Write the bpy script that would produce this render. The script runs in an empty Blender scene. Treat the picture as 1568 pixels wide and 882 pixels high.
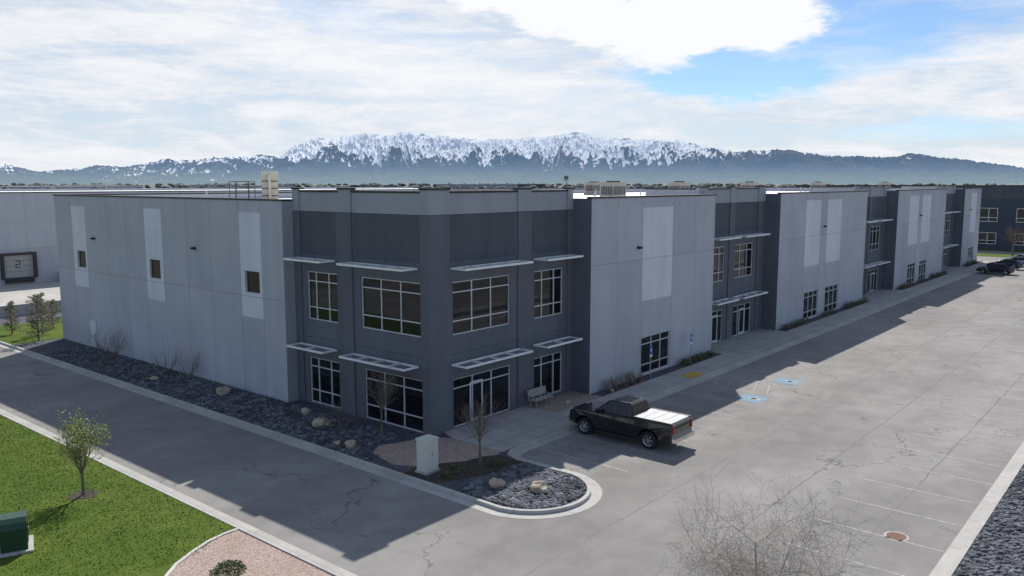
import bpy, math, random
from mathutils import Vector, Matrix, noise
random.seed(7)
sc=bpy.context.scene
rad=math.radians
# ------------------------------------------------------------------ node helpers
def newmat(name):
    m=bpy.data.materials.new(name); m.use_nodes=True
    nt=m.node_tree
    return m,nt,nt.nodes["Principled BSDF"]
def N(nt,t,**k):
    n=nt.nodes.new(t)
    for a,b in k.items(): setattr(n,a,b)
    return n
def setin(nt,sock,v):
    if hasattr(v,"node"): nt.links.new(v,sock)
    else: sock.default_value=v
def MA(nt,op,a,b=None,c=None,clamp=False):
    n=N(nt,"ShaderNodeMath",operation=op,use_clamp=clamp)
    setin(nt,n.inputs[0],a)
    if b is not None: setin(nt,n.inputs[1],b)
    if c is not None: setin(nt,n.inputs[2],c)
    return n.outputs[0]
def SS(nt,x,a,b,lo=0.0,hi=1.0):
    n=N(nt,"ShaderNodeMapRange",interpolation_type='SMOOTHSTEP')
    setin(nt,n.inputs[0],x); setin(nt,n.inputs[1],a); setin(nt,n.inputs[2],b); setin(nt,n.inputs[3],lo); setin(nt,n.inputs[4],hi)
    return n.outputs[0]
def NOI(nt,vec,scale,detail=4,rough=0.55,dist=0.0):
    n=N(nt,"ShaderNodeTexNoise")
    if vec is not None: nt.links.new(vec,n.inputs["Vector"])
    n.inputs["Scale"].default_value=scale; n.inputs["Detail"].default_value=detail
    n.inputs["Roughness"].default_value=rough; n.inputs["Distortion"].default_value=dist
    return n.outputs["Fac"]
def MIX(nt,f,a,b,mode='MIX'):
    n=N(nt,"ShaderNodeMix",data_type='RGBA',blend_type=mode)
    setin(nt,n.inputs[0],f)
    for s,v in ((n.inputs[6],a),(n.inputs[7],b)):
        if hasattr(v,"node"): nt.links.new(v,s)
        else: s.default_value=(v[0],v[1],v[2],1)
    return n.outputs[2]
def POS(nt): return N(nt,"ShaderNodeNewGeometry").outputs["Position"]
def SCALEV(nt,v,s):
    n=N(nt,"ShaderNodeMapping"); nt.links.new(v,n.inputs[0]); n.inputs[3].default_value=s; return n.outputs[0]
def BUMP(nt,bsdf,h,strength,dist=0.05):
    b=N(nt,"ShaderNodeBump"); b.inputs["Strength"].default_value=strength; b.inputs["Distance"].default_value=dist
    nt.links.new(h,b.inputs["Height"]); nt.links.new(b.outputs[0],bsdf.inputs["Normal"])
MATS={}
def simple(name,col,rough=0.7,metal=0.0,var=0.0,vs=2.0,bump=0.0,bs=20,coat=0.0,spec=0.5,stain=0.0):
    m,nt,b=newmat(name)
    b.inputs["Roughness"].default_value=rough; b.inputs["Metallic"].default_value=metal
    b.inputs["Coat Weight"].default_value=coat; b.inputs["Specular IOR Level"].default_value=spec
    p=POS(nt)
    if var>0:
        n1=NOI(nt,p,vs,3,0.65)
        f=SS(nt,n1,0.25,0.75,1-var,1+var)
        if stain>0:
            n2=NOI(nt,SCALEV(nt,p,(1.3,1.3,0.12)),1.0,3,0.65)
            f=MA(nt,'MULTIPLY',f,SS(nt,n2,0.3,0.7,1-stain,1+stain*0.5))
        cc=N(nt,"ShaderNodeCombineColor")
        for i in range(3): nt.links.new(MA(nt,'MULTIPLY',f,col[i]),cc.inputs[i])
        nt.links.new(cc.outputs[0],b.inputs["Base Color"])
    else: b.inputs["Base Color"].default_value=(*col,1)
    if bump>0: BUMP(nt,b,NOI(nt,p,bs,3,0.6),bump,0.02)
    MATS[name]=m; return m
K=1.46
def wc(c): return tuple(q*K for q in c)
simple("wall_light",wc((0.33,0.340,0.367)),0.9,var=0.05,vs=0.35,stain=0.05,spec=.2)
simple("wall_light_b",wc((0.314,0.324,0.351)),0.9,var=0.05,vs=0.35,stain=0.05,spec=.2)
simple("wall_light_c",wc((0.340,0.350,0.377)),0.9,var=0.05,vs=0.35,stain=0.05,spec=.2)
simple("wall_pale",wc((0.48,0.49,0.515)),0.9,var=0.04,vs=0.5,stain=0.05,spec=.2)
simple("wall_mid",wc((0.25,0.26,0.282)),0.9,var=0.05,vs=0.4,stain=0.05,spec=.2)
simple("wall_dark",wc((0.100,0.107,0.122)),0.85,var=0.06,vs=0.4,stain=0.07,spec=.25)
simple("wall_darker",wc((0.072,0.078,0.090)),0.85,var=0.06,vs=0.4,stain=0.07,spec=.25)
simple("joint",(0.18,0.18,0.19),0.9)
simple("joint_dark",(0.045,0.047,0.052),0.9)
simple("coping",(0.025,0.027,0.03),0.5,metal=0.3)
simple("roof_white",(0.82,0.82,0.80),0.7,var=0.06,vs=0.3)
simple("mullion",(0.66,0.68,0.70),0.4,metal=0.1)
simple("aluminium",(0.85,0.87,0.89),0.45,metal=0.0,var=0.05,vs=1.5)
simple("hvac_metal",(0.36,0.33,0.29),0.6,var=0.08,vs=2)
simple("dark_metal",(0.03,0.03,0.032),0.5)
simple("beige_panel",(0.62,0.57,0.45),0.7,var=0.08,vs=1)
simple("cabinet_paint",(0.64,0.65,0.58),0.6,var=0.04,vs=2)
simple("boulder_tan",(0.44,0.36,0.27),0.9,var=0.3,vs=4,bump=0.8,bs=9)
simple("bark",(0.17,0.14,0.11),0.9,var=0.25,vs=12)
simple("bark_pale",(0.38,0.34,0.29),0.9,var=0.2,vs=12)
simple("door_paint",(0.65,0.67,0.7),0.6)
simple("dock_door_paint",(0.42,0.42,0.40),0.6,var=.05)
simple("dark_green_plastic",(0.008,0.05,0.03),0.4)
simple("sign_blue",(0.02,0.12,0.45),0.4)
simple("sign_white",(0.8,0.8,0.8),0.4)
simple("galv",(0.4,0.41,0.42),0.4,metal=0.6)
simple("yellow_tile",(0.55,0.36,0.04),0.8,var=0.1,vs=4)
simple("rust_iron",(0.16,0.07,0.04),0.8,var=0.3,vs=8)
simple("bench_wood",(0.42,0.40,0.38),0.7,var=0.15,vs=6)
simple("black_paint",(0.006,0.006,0.008),0.22,coat=1.0)
simple("navy_paint",(0.01,0.02,0.05),0.25,coat=1.0)
simple("silver_paint",(0.35,0.38,0.42),0.3,metal=0.5,coat=1.0)
simple("white_paint",(0.7,0.7,0.7),0.3,coat=1.0)
simple("car_glass",(0.008,0.009,0.01),0.04,spec=0.6)
simple("tonneau",(0.40,0.41,0.42),0.55,var=0.08,vs=3)
simple("tyre",(0.018,0.018,0.018),0.85)
simple("rim",(0.5,0.51,0.53),0.3,metal=0.8)
simple("chrome",(0.7,0.7,0.72),0.15,metal=1.0)
simple("red_lens",(0.35,0.01,0.01),0.2)
simple("head_lens",(0.6,0.62,0.65),0.1)
simple("plate",(0.6,0.6,0.55),0.5)
simple("leaf_sapling",(0.27,0.33,0.07),0.6,var=0.35,vs=6)
simple("leaf_conifer",(0.15,0.16,0.07),0.7,var=0.35,vs=5)
simple("leaf_shrub",(0.09,0.11,0.045),0.7,var=0.4,vs=5)
simple("leaf_dry",(0.22,0.16,0.11),0.8,var=0.35,vs=6)
simple("grass_blade",(0.100,0.158,0.024),0.8,var=0.35,vs=.8,spec=.2)
simple("far_foliage",(0.10,0.12,0.125),0.9,var=0.3,vs=0.05)  # distance haze put into the leaf colour by lightening it
simple("far_wall",(0.42,0.42,0.42),0.9)
simple("far_dark_wall",(0.06,0.075,0.105),0.8,var=0.05,vs=0.4)
m,nt,b=newmat("window_glass"); p=POS(nt)
n=NOI(nt,SCALEV(nt,p,(0.6,0.6,1.2)),1.2,2)
nt.links.new(MIX(nt,SS(nt,n,0.35,0.7),(0.006,0.007,0.010),(0.018,0.02,0.025)),b.inputs["Base Color"])
b.inputs["Roughness"].default_value=0.03; b.inputs["Specular IOR Level"].default_value=0.42
MATS["window_glass"]=m
def asphalt(name,base):
    m,nt,b=newmat(name); p=POS(nt)
    big=NOI(nt,SCALEV(nt,p,(.6,1.3,1)),0.10,4,0.62); med=NOI(nt,p,0.7,4,0.65,0.4); fine=NOI(nt,p,26,2,0.7)
    f=MA(nt,'MULTIPLY',SS(nt,big,0.3,0.7,0.80,1.14),SS(nt,med,0.25,0.75,0.90,1.10))
    f=MA(nt,'MULTIPLY',f,SS(nt,fine,0.25,0.75,0.82,1.18))
    sep=N(nt,"ShaderNodeSeparateXYZ"); nt.links.new(p,sep.inputs[0])
    yy=MA(nt,'ADD',sep.outputs[1],MA(nt,'MULTIPLY',med,.35))
    seam=SS(nt,MA(nt,'PINGPONG',MA(nt,'ADD',yy,1000.3),1.9),0.012,0.035,1,0)
    onlot=MA(nt,'LESS_THAN',sep.outputs[1],-10.0)
    f=MA(nt,'MULTIPLY',f,MA(nt,'SUBTRACT',1.0,MA(nt,'MULTIPLY',MA(nt,'MULTIPLY',seam,onlot),SS(nt,big,.35,.6,.1,.42))))
    cc=N(nt,"ShaderNodeCombineColor")
    for i in range(3): nt.links.new(MA(nt,'MULTIPLY',f,base[i]),cc.inputs[i])
    col=cc.outputs[0]
    w=N(nt,"ShaderNodeTexNoise"); nt.links.new(p,w.inputs["Vector"]); w.inputs["Scale"].default_value=0.45; w.inputs["Detail"].default_value=4; w.inputs["Roughness"].default_value=0.58
    sub=N(nt,"ShaderNodeVectorMath",operation='SUBTRACT'); nt.links.new(w.outputs["Color"],sub.inputs[0]); sub.inputs[1].default_value=(0.5,0.5,0.5)
    sca=N(nt,"ShaderNodeVectorMath",operation='SCALE'); nt.links.new(sub.outputs[0],sca.inputs[0]); sca.inputs["Scale"].default_value=4.5
    add=N(nt,"ShaderNodeVectorMath",operation='ADD'); nt.links.new(p,add.inputs[0]); nt.links.new(sca.outputs[0],add.inputs[1])
    fl=N(nt,"ShaderNodeMapping"); nt.links.new(add.outputs[0],fl.inputs[0]); fl.inputs[3].default_value=(1,1,0)
    v=N(nt,"ShaderNodeTexVoronoi",feature='DISTANCE_TO_EDGE'); nt.links.new(fl.outputs[0],v.inputs["Vector"]); v.inputs["Scale"].default_value=0.16
    line=SS(nt,v.outputs["Distance"],0.002,0.0055,1,0)
    msk=SS(nt,big,0.42,0.52)
    col=MIX(nt,MA(nt,'MULTIPLY',MA(nt,'MULTIPLY',line,msk),0.55),col,(0.07,0.068,0.065))
    spn=NOI(nt,p,1.5,4,0.7,0.6)
    col=MIX(nt,MA(nt,'MULTIPLY',SS(nt,spn,0.66,0.76),0.22),col,(0.48,0.47,0.44))
    col=MIX(nt,MA(nt,'MULTIPLY',SS(nt,spn,0.37,0.28),0.30),col,(0.11,0.11,0.11))
    nt.links.new(col,b.inputs["Base Color"]); b.inputs["Roughness"].default_value=0.95; b.inputs["Specular IOR Level"].default_value=0.2
    MATS[name]=m
asphalt("asphalt",(0.282,0.269,0.253))
def concrete(name,base,step=1.6,sx=True,sy=True):
    m,nt,b=newmat(name); p=POS(nt)
    f=MA(nt,'MULTIPLY',SS(nt,NOI(nt,p,0.5,4,0.65),0.3,0.7,0.88,1.1),SS(nt,NOI(nt,p,12,3,0.7),0.25,0.75,0.92,1.08))
    cc=N(nt,"ShaderNodeCombineColor")
    for i in range(3): nt.links.new(MA(nt,'MULTIPLY',f,base[i]),cc.inputs[i])
    sep=N(nt,"ShaderNodeSeparateXYZ"); nt.links.new(p,sep.inputs[0]); col=cc.outputs[0]
    for k,on in ((0,sx),(1,sy)):
        if not on: continue
        q=MA(nt,'PINGPONG',sep.outputs[k],step/2)
        col=MIX(nt,MA(nt,'LESS_THAN',q,0.012),col,(base[0]*0.35,base[1]*0.35,base[2]*0.35))
    nt.links.new(col,b.inputs["Base Color"]); b.inputs["Roughness"].default_value=0.9; b.inputs["Specular IOR Level"].default_value=0.2; MATS[name]=m
concrete("concrete_walk",(0.42,0.41,0.385),1.6)
concrete("concrete_curb",(0.47,0.455,0.425),3.0)
concrete("concrete_yard",(0.48,0.46,0.42),4.5)
concrete("edging",(0.58,0.56,0.52),99)
def worn(name,col,lo,hi):
    m,nt,b=newmat(name); p=POS(nt)
    w=SS(nt,NOI(nt,p,5,4,0.75),lo,hi)
    nt.links.new(MIX(nt,w,(0.265,0.255,0.24),col),b.inputs["Base Color"]); b.inputs["Roughness"].default_value=0.9; MATS[name]=m
worn("line_paint",(0.52,0.50,0.45),0.34,0.68)
worn("line_yellow",(0.50,0.45,0.34),0.3,0.65)
worn("ada_blue",(0.12,0.33,0.52),0.36,0.62)
def gravel(name,c1,c2,scale,bd=.06):
    m,nt,b=newmat(name); p=POS(nt)
    v=N(nt,"ShaderNodeTexVoronoi"); nt.links.new(p,v.inputs["Vector"]); v.inputs["Scale"].default_value=scale
    sc_=N(nt,"ShaderNodeSeparateColor"); nt.links.new(v.outputs["Color"],sc_.inputs[0])
    col=MIX(nt,sc_.outputs[0],c1,c2)
    g=SS(nt,v.outputs["Distance"],0.3,0.8,1,0.45)
    col=MIX(nt,1.0,col,MIX(nt,g,(0.3,0.3,0.3),(1,1,1)),'MULTIPLY')
    col=MIX(nt,SS(nt,NOI(nt,p,0.6,3),0.4,0.7,0,0.3),col,(c1[0]*.8,c1[1]*.75,c1[2]*.7))
    nt.links.new(col,b.inputs["Base Color"]); b.inputs["Roughness"].default_value=0.9; b.inputs["Specular IOR Level"].default_value=0.2
    BUMP(nt,b,MA(nt,'SUBTRACT',1.0,v.outputs["Distance"]),0.8,bd); MATS[name]=m
gravel("rock_mulch",(0.075,0.08,0.092),(0.20,0.21,0.235),12)
gravel("rock_stone",(0.08,0.085,0.098),(0.25,0.262,0.285),3)
gravel("pink_gravel",(0.40,0.30,0.25),(0.58,0.47,0.41),18,.03)
gravel("bark_mulch",(0.06,0.05,0.04),(0.14,0.12,0.10),14)
m,nt,b=newmat("lawn_grass"); p=POS(nt)
a1=NOI(nt,p,0.35,4,0.6); a2=NOI(nt,p,2.5,4,0.8); a3=NOI(nt,p,30,2,0.8)
col=MIX(nt,SS(nt,a1,0.3,0.7),(0.060,0.112,0.013),(0.120,0.162,0.026))
col=MIX(nt,SS(nt,a2,0.35,0.75,0,.75),col,(0.05,0.092,0.012))
col=MIX(nt,SS(nt,a3,0.45,0.75,0,0.4),col,(0.17,0.19,0.055))
nt.links.new(col,b.inputs["Base Color"]); b.inputs["Roughness"].default_value=0.95; b.inputs["Specular IOR Level"].default_value=0.1
MATS["lawn_grass"]=m
m,nt,b=newmat("valley_ground"); p=POS(nt)
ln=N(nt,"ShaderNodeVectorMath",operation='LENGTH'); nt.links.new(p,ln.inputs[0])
v=N(nt,"ShaderNodeTexVoronoi"); nt.links.new(SCALEV(nt,p,(0.0016,0.0028,1)),v.inputs["Vector"]); v.inputs["Scale"].default_value=1.0
sc_=N(nt,"ShaderNodeSeparateColor"); nt.links.new(v.outputs["Color"],sc_.inputs[0])
col=MIX(nt,sc_.outputs[0],(0.10,0.115,0.06),(0.21,0.18,0.12))
col=MIX(nt,SS(nt,NOI(nt,p,0.01,4),0.4,0.6,0,0.5),col,(0.07,0.09,0.04))
nt.links.new(col,b.inputs["Base Color"]); b.inputs["Roughness"].default_value=1
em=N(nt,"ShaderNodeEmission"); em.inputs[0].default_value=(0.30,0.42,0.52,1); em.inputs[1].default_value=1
mx=N(nt,"ShaderNodeMixShader"); nt.links.new(SS(nt,ln.outputs["Value"],500,11000,0,0.72),mx.inputs[0])  # air haze painted as a glow in the ground, stronger with distance
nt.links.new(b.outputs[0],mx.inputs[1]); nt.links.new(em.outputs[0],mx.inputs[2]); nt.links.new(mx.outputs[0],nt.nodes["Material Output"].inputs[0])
MATS["valley_ground"]=m
# mountain
m,nt,b=newmat("mountain_rock"); p=POS(nt)
at=N(nt,"ShaderNodeAttribute",attribute_name="snow")
s1=NOI(nt,SCALEV(nt,p,(0.012,0.012,0.012)),1.0,3,0.75)
sn=SS(nt,MA(nt,'ADD',at.outputs["Fac"],MA(nt,'MULTIPLY',MA(nt,'SUBTRACT',s1,0.5),0.55)),0.40,0.58)
rock=MIX(nt,SS(nt,NOI(nt,p,0.0015,4),0.4,0.6),(0.035,0.04,0.05),(0.11,0.10,0.085))
col=MIX(nt,sn,rock,(0.93,0.95,0.98)); nt.links.new(col,b.inputs["Base Color"]); b.inputs["Roughness"].default_value=1; b.inputs["Specular IOR Level"].default_value=0.0
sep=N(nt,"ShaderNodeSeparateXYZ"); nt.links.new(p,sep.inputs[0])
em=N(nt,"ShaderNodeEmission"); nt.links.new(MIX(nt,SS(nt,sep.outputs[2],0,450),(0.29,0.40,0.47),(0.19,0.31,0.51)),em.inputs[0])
mx=N(nt,"ShaderNodeMixShader"); nt.links.new(MA(nt,'MULTIPLY',SS(nt,sep.outputs[2],0,600,0.80,0.44),MA(nt,'SUBTRACT',1.0,MA(nt,'MULTIPLY',sn,0.40))),mx.inputs[0])  # glowing blue haze mixed into the mountain colour, denser low down, weaker on snow
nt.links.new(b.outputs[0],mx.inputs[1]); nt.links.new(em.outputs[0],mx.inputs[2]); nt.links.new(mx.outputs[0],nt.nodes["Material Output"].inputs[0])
MATS["mountain_rock"]=m

# ------------------------------------------------------------------ mesh builder
class MB:
    def __init__(s): s.v=[];s.f=[];s.m=[];s.names=[]
    def mi(s,n):
        if n not in s.names: s.names.append(n)
        return s.names.index(n)
    def face(s,pts,mat):
        k=len(s.v); s.v.extend([tuple(q) for q in pts]); s.f.append(tuple(range(k,k+len(pts)))); s.m.append(s.mi(mat))
    def raw(s,vs,fs,mat):
        k=len(s.v); s.v.extend([tuple(q) for q in vs]); i=s.mi(mat)
        for f in fs: s.f.append(tuple(a+k for a in f)); s.m.append(i)
    def box(s,x0,y0,z0,x1,y1,z1,mat):
        x0,x1=min(x0,x1),max(x0,x1); y0,y1=min(y0,y1),max(y0,y1); z0,z1=min(z0,z1),max(z0,z1)
        s.raw([(x0,y0,z0),(x1,y0,z0),(x1,y1,z0),(x0,y1,z0),(x0,y0,z1),(x1,y0,z1),(x1,y1,z1),(x0,y1,z1)],
              [(0,3,2,1),(4,5,6,7),(0,1,5,4),(1,2,6,5),(2,3,7,6),(3,0,4,7)],mat)
    def loft(s,b,t,mat):
        s.raw(list(b)+list(t),[(3,2,1,0),(4,5,6,7),(0,1,5,4),(1,2,6,5),(2,3,7,6),(3,0,4,7)],mat)
    def prism(s,poly,z0,z1,mat,side=None):
        n=len(poly); k=[(x,y,z0) for x,y in poly]+[(x,y,z1) for x,y in poly]
        s.raw(k,[tuple(range(n,2*n))],mat)
        s.raw(k,[(i,(i+1)%n,n+(i+1)%n,n+i) for i in range(n)],side or mat)
    def prismy(s,prof,y0,y1,mat):
        n=len(prof); k=[(x,y0,z) for x,z in prof]+[(x,y1,z) for x,z in prof]
        s.raw(k,[tuple(range(n)),tuple(range(2*n-1,n-1,-1))]+[(i,n+i,n+(i+1)%n,(i+1)%n) for i in range(n)],mat)
    def tube(s,p0,p1,r0,r1,mat,n=6,caps=False):
        p0=Vector(p0);p1=Vector(p1);d=(p1-p0)
        if d.length<1e-6: return
        d.normalize(); u=d.orthogonal().normalized(); w=d.cross(u)
        vs=[]
        for p,r in((p0,r0),(p1,r1)):
            for i in range(n):
                a=2*math.pi*i/n; vs.append(p+u*math.cos(a)*r+w*math.sin(a)*r)
        fs=[(i,(i+1)%n,n+(i+1)%n,n+i) for i in range(n)]
        if caps: fs+=[tuple(range(n-1,-1,-1)),tuple(range(n,2*n))]
        s.raw(vs,fs,mat)
    def done(s,name,parent=None,bevel=0,smooth=False,loc=None,rotz=0,recalc=True):
        me=bpy.data.meshes.new(name); me.from_pydata(s.v,[],s.f)
        for n in s.names: me.materials.append(MATS[n])
        me.polygons.foreach_set("material_index",s.m)
        if smooth: me.polygons.foreach_set("use_smooth",[True]*len(s.f))
        me.update(); ob=bpy.data.objects.new(name,me); bpy.context.collection.objects.link(ob)
        if parent: ob.parent=parent
        if loc: ob.location=loc
        ob.rotation_euler[2]=rotz
        if bevel:
            import bmesh
            bm=bmesh.new(); bm.from_mesh(me); bmesh.ops.remove_doubles(bm,verts=bm.verts,dist=1e-5); bmesh.ops.recalc_face_normals(bm,faces=bm.faces); bm.to_mesh(me); bm.free()
            md=ob.modifiers.new("b",'BEVEL'); md.width=bevel; md.segments=2; md.limit_method='ANGLE'; md.angle_limit=rad(30)
        return ob
def empty(name,loc=(0,0,0),rotz=0):
    e=bpy.data.objects.new(name,None); e.location=loc; e.rotation_euler[2]=rotz; bpy.context.collection.objects.link(e); return e

# ------------------------------------------------------------------ ground & pavements
mb=MB(); S=60000
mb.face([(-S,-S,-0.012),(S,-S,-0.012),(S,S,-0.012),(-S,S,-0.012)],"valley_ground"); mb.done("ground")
mb=MB(); mb.face([(-70,-90,0),(132,-90,0),(132,52,0),(-70,52,0)],"asphalt"); mb.done("parking_lot_asphalt")
mb=MB(); mb.face([(-4.4,52.0,0),(180,52.0,0),(180,90,0),(-4.4,90,0)],"concrete_yard"); mb.done("truck_court_pavement")

def offset_path(path,d,closed=False):
    out=[]; n=len(path)
    for i in range(n):
        if closed: a=path[i-1]; c=path[(i+1)%n]
        else: a=path[max(0,i-1)]; c=path[min(n-1,i+1)]
        tx,ty=c[0]-a[0],c[1]-a[1]; l=math.hypot(tx,ty) or 1
        out.append((path[i][0]-ty/l*d,path[i][1]+tx/l*d))
    return out
def ribbon(mb,path,d0,d1,z0,z1,mat):
    A=offset_path(path,d0);B=offset_path(path,d1)
    for i in range(len(path)-1):
        a,b_,c,d=A[i],A[i+1],B[i+1],B[i]
        mb.face([(a[0],a[1],z1),(b_[0],b_[1],z1),(c[0],c[1],z1),(d[0],d[1],z1)],mat)
        if z1-z0>0.02:
            mb.face([(a[0],a[1],z0),(b_[0],b_[1],z0),(b_[0],b_[1],z1),(a[0],a[1],z1)],mat)
            mb.face([(d[0],d[1],z0),(c[0],c[1],z0),(c[0],c[1],z1),(d[0],d[1],z1)],mat)
    for e in(0,-1):
        a,d=A[e],B[e]
        if z1-z0>0.02: mb.face([(a[0],a[1],z0),(d[0],d[1],z0),(d[0],d[1],z1),(a[0],a[1],z1)],mat)
def arc(cx,cy,r,a0,a1,n=10):
    return [(cx+r*math.cos(rad(a0+(a1-a0)*i/n)),cy+r*math.sin(rad(a0+(a1-a0)*i/n))) for i in range(n+1)]
isl=[(-4.6,60.0),(-4.6,42),(-4.6,20),(-4.6,2),(-4.65,-7.4)]+arc(-2.2,-8.0,2.5,190,350,16)[0:]+[(0.25,-7.0),(0.2,-5.4),(0.45,-4.75),(1.0,-4.45)]
isl+= [(1.6,-4.4),(40,-4.35),(80,-4.2),(121,-4.1)]
mb=MB(); ribbon(mb,isl,0,0.16,0,0.14,"concrete_curb"); ribbon(mb,isl,-0.45,-0.003,0,0.006,"concrete_curb"); mb.done("island_kerb")
bed=[q for q in offset_path(isl,0.163)]
mb=MB(); mb.prism([(x,y) for x,y in bed if y<50]+[(121,43),(-4.43,43)],0.0,0.09,"rock_mulch"); mb.done("rock_mulch_bed")
mb=MB(); mb.face([(-4.4,41.5,0.10),(3.5,41.5,0.10),(3.5,51.5,0.10),(-4.4,51.5,0.10)],"lawn_grass"); mb.done("lawn_strip")
mb=MB()
mb.prism([(0.45,-4.2),(121,-3.9),(121,-2.2),(12.1,-2.25),(7.3,-2.25),(7.3,0.0),(0.9,0.0),(0.5,-1.0)],0.02,0.135,"concrete_walk")
for x0 in(27.6,62.6,97.1): mb.prism([(x0,-2.195),(x0+11.8,-2.195),(x0+11.8,0.07),(x0,0.07)],0.02,0.135,"concrete_walk")
mb.done("sidewalk")
mb=MB()
mb.prism([(-3.5,0.3),(-2.6,0.9),(-1.6,0.5),(-0.02,0.1),(-0.02,-0.02),(0.48,-1.0),(0.43,-4.1),(0.1,-4.3),(-0.6,-3.9),(-1.6,-3.7),(-2.6,-3.0),(-3.4,-2.6),(-3.9,-1.6)],0.05,0.112,"pink_gravel")
mb.prism([(7.35,-0.02),(11.75,-0.02),(11.75,-2.2),(7.35,-2.2)],0.05,0.118,"pink_gravel")
mb.done("pink_gravel_bed")
mb=MB(); mb.prism([(-4.3,-2.7),(-3.4,-2.62),(-2.6,-3.02),(-1.6,-3.72),(-0.6,-3.92),(0.1,-4.32),(0.08,-5.6),(-0.8,-5.9),(-2.2,-5.5),(-3.2,-5.2),(-4.3,-4.6)],0.05,0.108,"bark_mulch"); mb.done("mulch_bed")
lk=[(-12.0,-40),(-12.0,-8),(-12.0,20),(-12.0,120)]
mb=MB(); ribbon(mb,lk,0,0.16,0,0.14,"concrete_curb"); ribbon(mb,lk,-0.45,-0.003,0,0.006,"concrete_curb"); mb.done("lawn_kerb")
edge=[(-12.17,-2.45),(-12.7,-2.45),(-13.4,-2.6),(-14.2,-2.95),(-15.0,-3.4),(-15.8,-4.1),(-16.5,-5.2),(-17,-7),(-17.2,-12)]
mb=MB(); mb.prism([(-12.17,120)]+edge+[(-23,-12),(-23,120)],0,0.12,"lawn_grass"); mb.done("lawn")
mb=MB(); mb.prism(edge+[(-12.17,-12)],0.0,0.10,"pink_gravel"); mb.done("corner_gravel_bed")
mb=MB(); ribbon(mb,edge,-0.06,0.06,0.0,0.135,"edging"); mb.done("lawn_edging")
mb=MB()
for i in range(38000):
    x=random.uniform(-21,-12.2); y=random.uniform(-3.2,22)
    if y<-2.4-0.55*max(0,(-12.6-x)): continue
    a=random.random()*6.28; s=random.uniform(.012,.03); h=random.uniform(.015,.045); dx,dy=math.cos(a)*s,math.sin(a)*s
    mb.face([(x-dx,y-dy,.118),(x+dx,y+dy,.118),(x+random.uniform(-.04,.04),y+random.uniform(-.04,.04),.12+h)],"grass_blade")
mb.done("grass_blades")
rk=[(131,-22.9),(-2.0,-22.9)]
mb=MB(); ribbon(mb,rk,0,0.16,0,0.14,"concrete_curb"); ribbon(mb,rk,-0.45,-0.003,0,0.006,"concrete_curb"); mb.done("parking_kerb")
mb=MB(); mb.prism([(131,-23.07),(-2.0,-23.07),(-2.0,-24.9),(131,-24.9)],0,0.1,"rock_mulch"); mb.done("rock_strip")
mb=MB(); mb.prism([(131,-24.91),(-2.0,-24.91),(-2.0,-26.6),(131,-26.6)],0,0.13,"concrete_walk"); mb.done("footpath")
ti=[(-8.6+1.6*math.cos(rad(-a)),-20.9+1.6*math.sin(rad(-a))) for a in range(0,361,20)]
mb=MB()
for i in range(42):
    x=2.25+2.75*i
    mb.box(x-0.045,-9.9,0,x+0.045,-4.9,0.004,"line_yellow" if i<3 else "line_paint")
for i in range(46):
    x=-0.35+2.75*i
    mb.face([(x-0.045,-22.4,0.004),(x+0.045,-22.4,0.004),(x+0.045,-17.9,0.004),(x-0.045,-17.9,0.004)],"line_paint")
mb.done("parking_stall_lines")
mb=MB()
for x in(17.4,22.9):
    mb.box(x-0.75,-9.7,0.0,x+0.75,-8.2,0.005,"ada_blue")
    mb.box(x-0.1,-9.2,0.005,x+0.1,-8.7,0.009,"line_paint"); mb.tube((x+0.02,-9.2,0.005),(x+0.02,-9.2,0.009),0.3,0.3,"line_paint",14,True)
for k in range(5):
    y=-9.2+k*0.85
    mb.face([(19.0,y,0.005),(21.2,y+0.75,0.005),(21.2,y+0.83,0.005),(19.0,y+0.08,0.005)],"line_paint")
mb.done("accessible_parking_marking")
mb=MB(); mb.box(19.2,-4.15,0.13,20.9,-3.2,0.141,"yellow_tile"); mb.done("tactile_paving")
for q in((2.7,-20.8),(74.0,-14.0)):
    mb=MB(); mb.tube((q[0],q[1],0),(q[0],q[1],0.008),0.34,0.33,"rust_iron",24,True); mb.tube((q[0],q[1],0),(q[0],q[1],0.004),0.42,0.42,"concrete_curb",24,True); mb.done("manhole_cover")

def stones(name,region,count,smin,smax,mat,z):
    mb=MB(); t=(1+5**.5)/2
    iv=[(-1,t,0),(1,t,0),(-1,-t,0),(1,-t,0),(0,-1,t),(0,1,t),(0,-1,-t),(0,1,-t),(t,0,-1),(t,0,1),(-t,0,-1),(-t,0,1)]
    fi=[(0,11,5),(0,5,1),(0,1,7),(0,7,10),(0,10,11),(1,5,9),(5,11,4),(11,10,2),(10,7,6),(7,1,8),(3,9,4),(3,4,2),(3,2,6),(3,6,8),(3,8,9),(4,9,5),(2,4,11),(6,2,10),(8,6,7),(9,8,1)]
    for i in range(count):
        x,y=region()
        s=random.uniform(smin,smax)/1.9; a=random.random()*6.28; ca,sa=math.cos(a),math.sin(a); sx=random.uniform(.8,1.4); sz=random.uniform(.5,.8)
        vs=[]
        for q in iv:
            j=random.uniform(.85,1.15)*s; X,Y,Z=q[0]*j*sx,q[1]*j,q[2]*j*sz
            vs.append((x+X*ca-Y*sa,y+X*sa+Y*ca,z+Z+s*sz*.5))
        mb.raw(vs,fi,mat)
    return mb.done(name)
def reg_left():
    while True:
        x=random.uniform(-4.35,-0.85); y=random.uniform(-0.2,36)
        if random.random()<1.2-y/45:
            if y<1.2 and x>-3.5: continue
            return x,y
def reg_tip():
    while True:
        x=random.uniform(-4.3,0.0); y=random.uniform(-10.1,-5.8)
        if (y<-8 and math.hypot(x+2.2,y+8.0)>2.2): continue
        return x,y
stones("river_rocks",reg_left,7000,0.05,0.13,"rock_stone",0.09)
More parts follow.
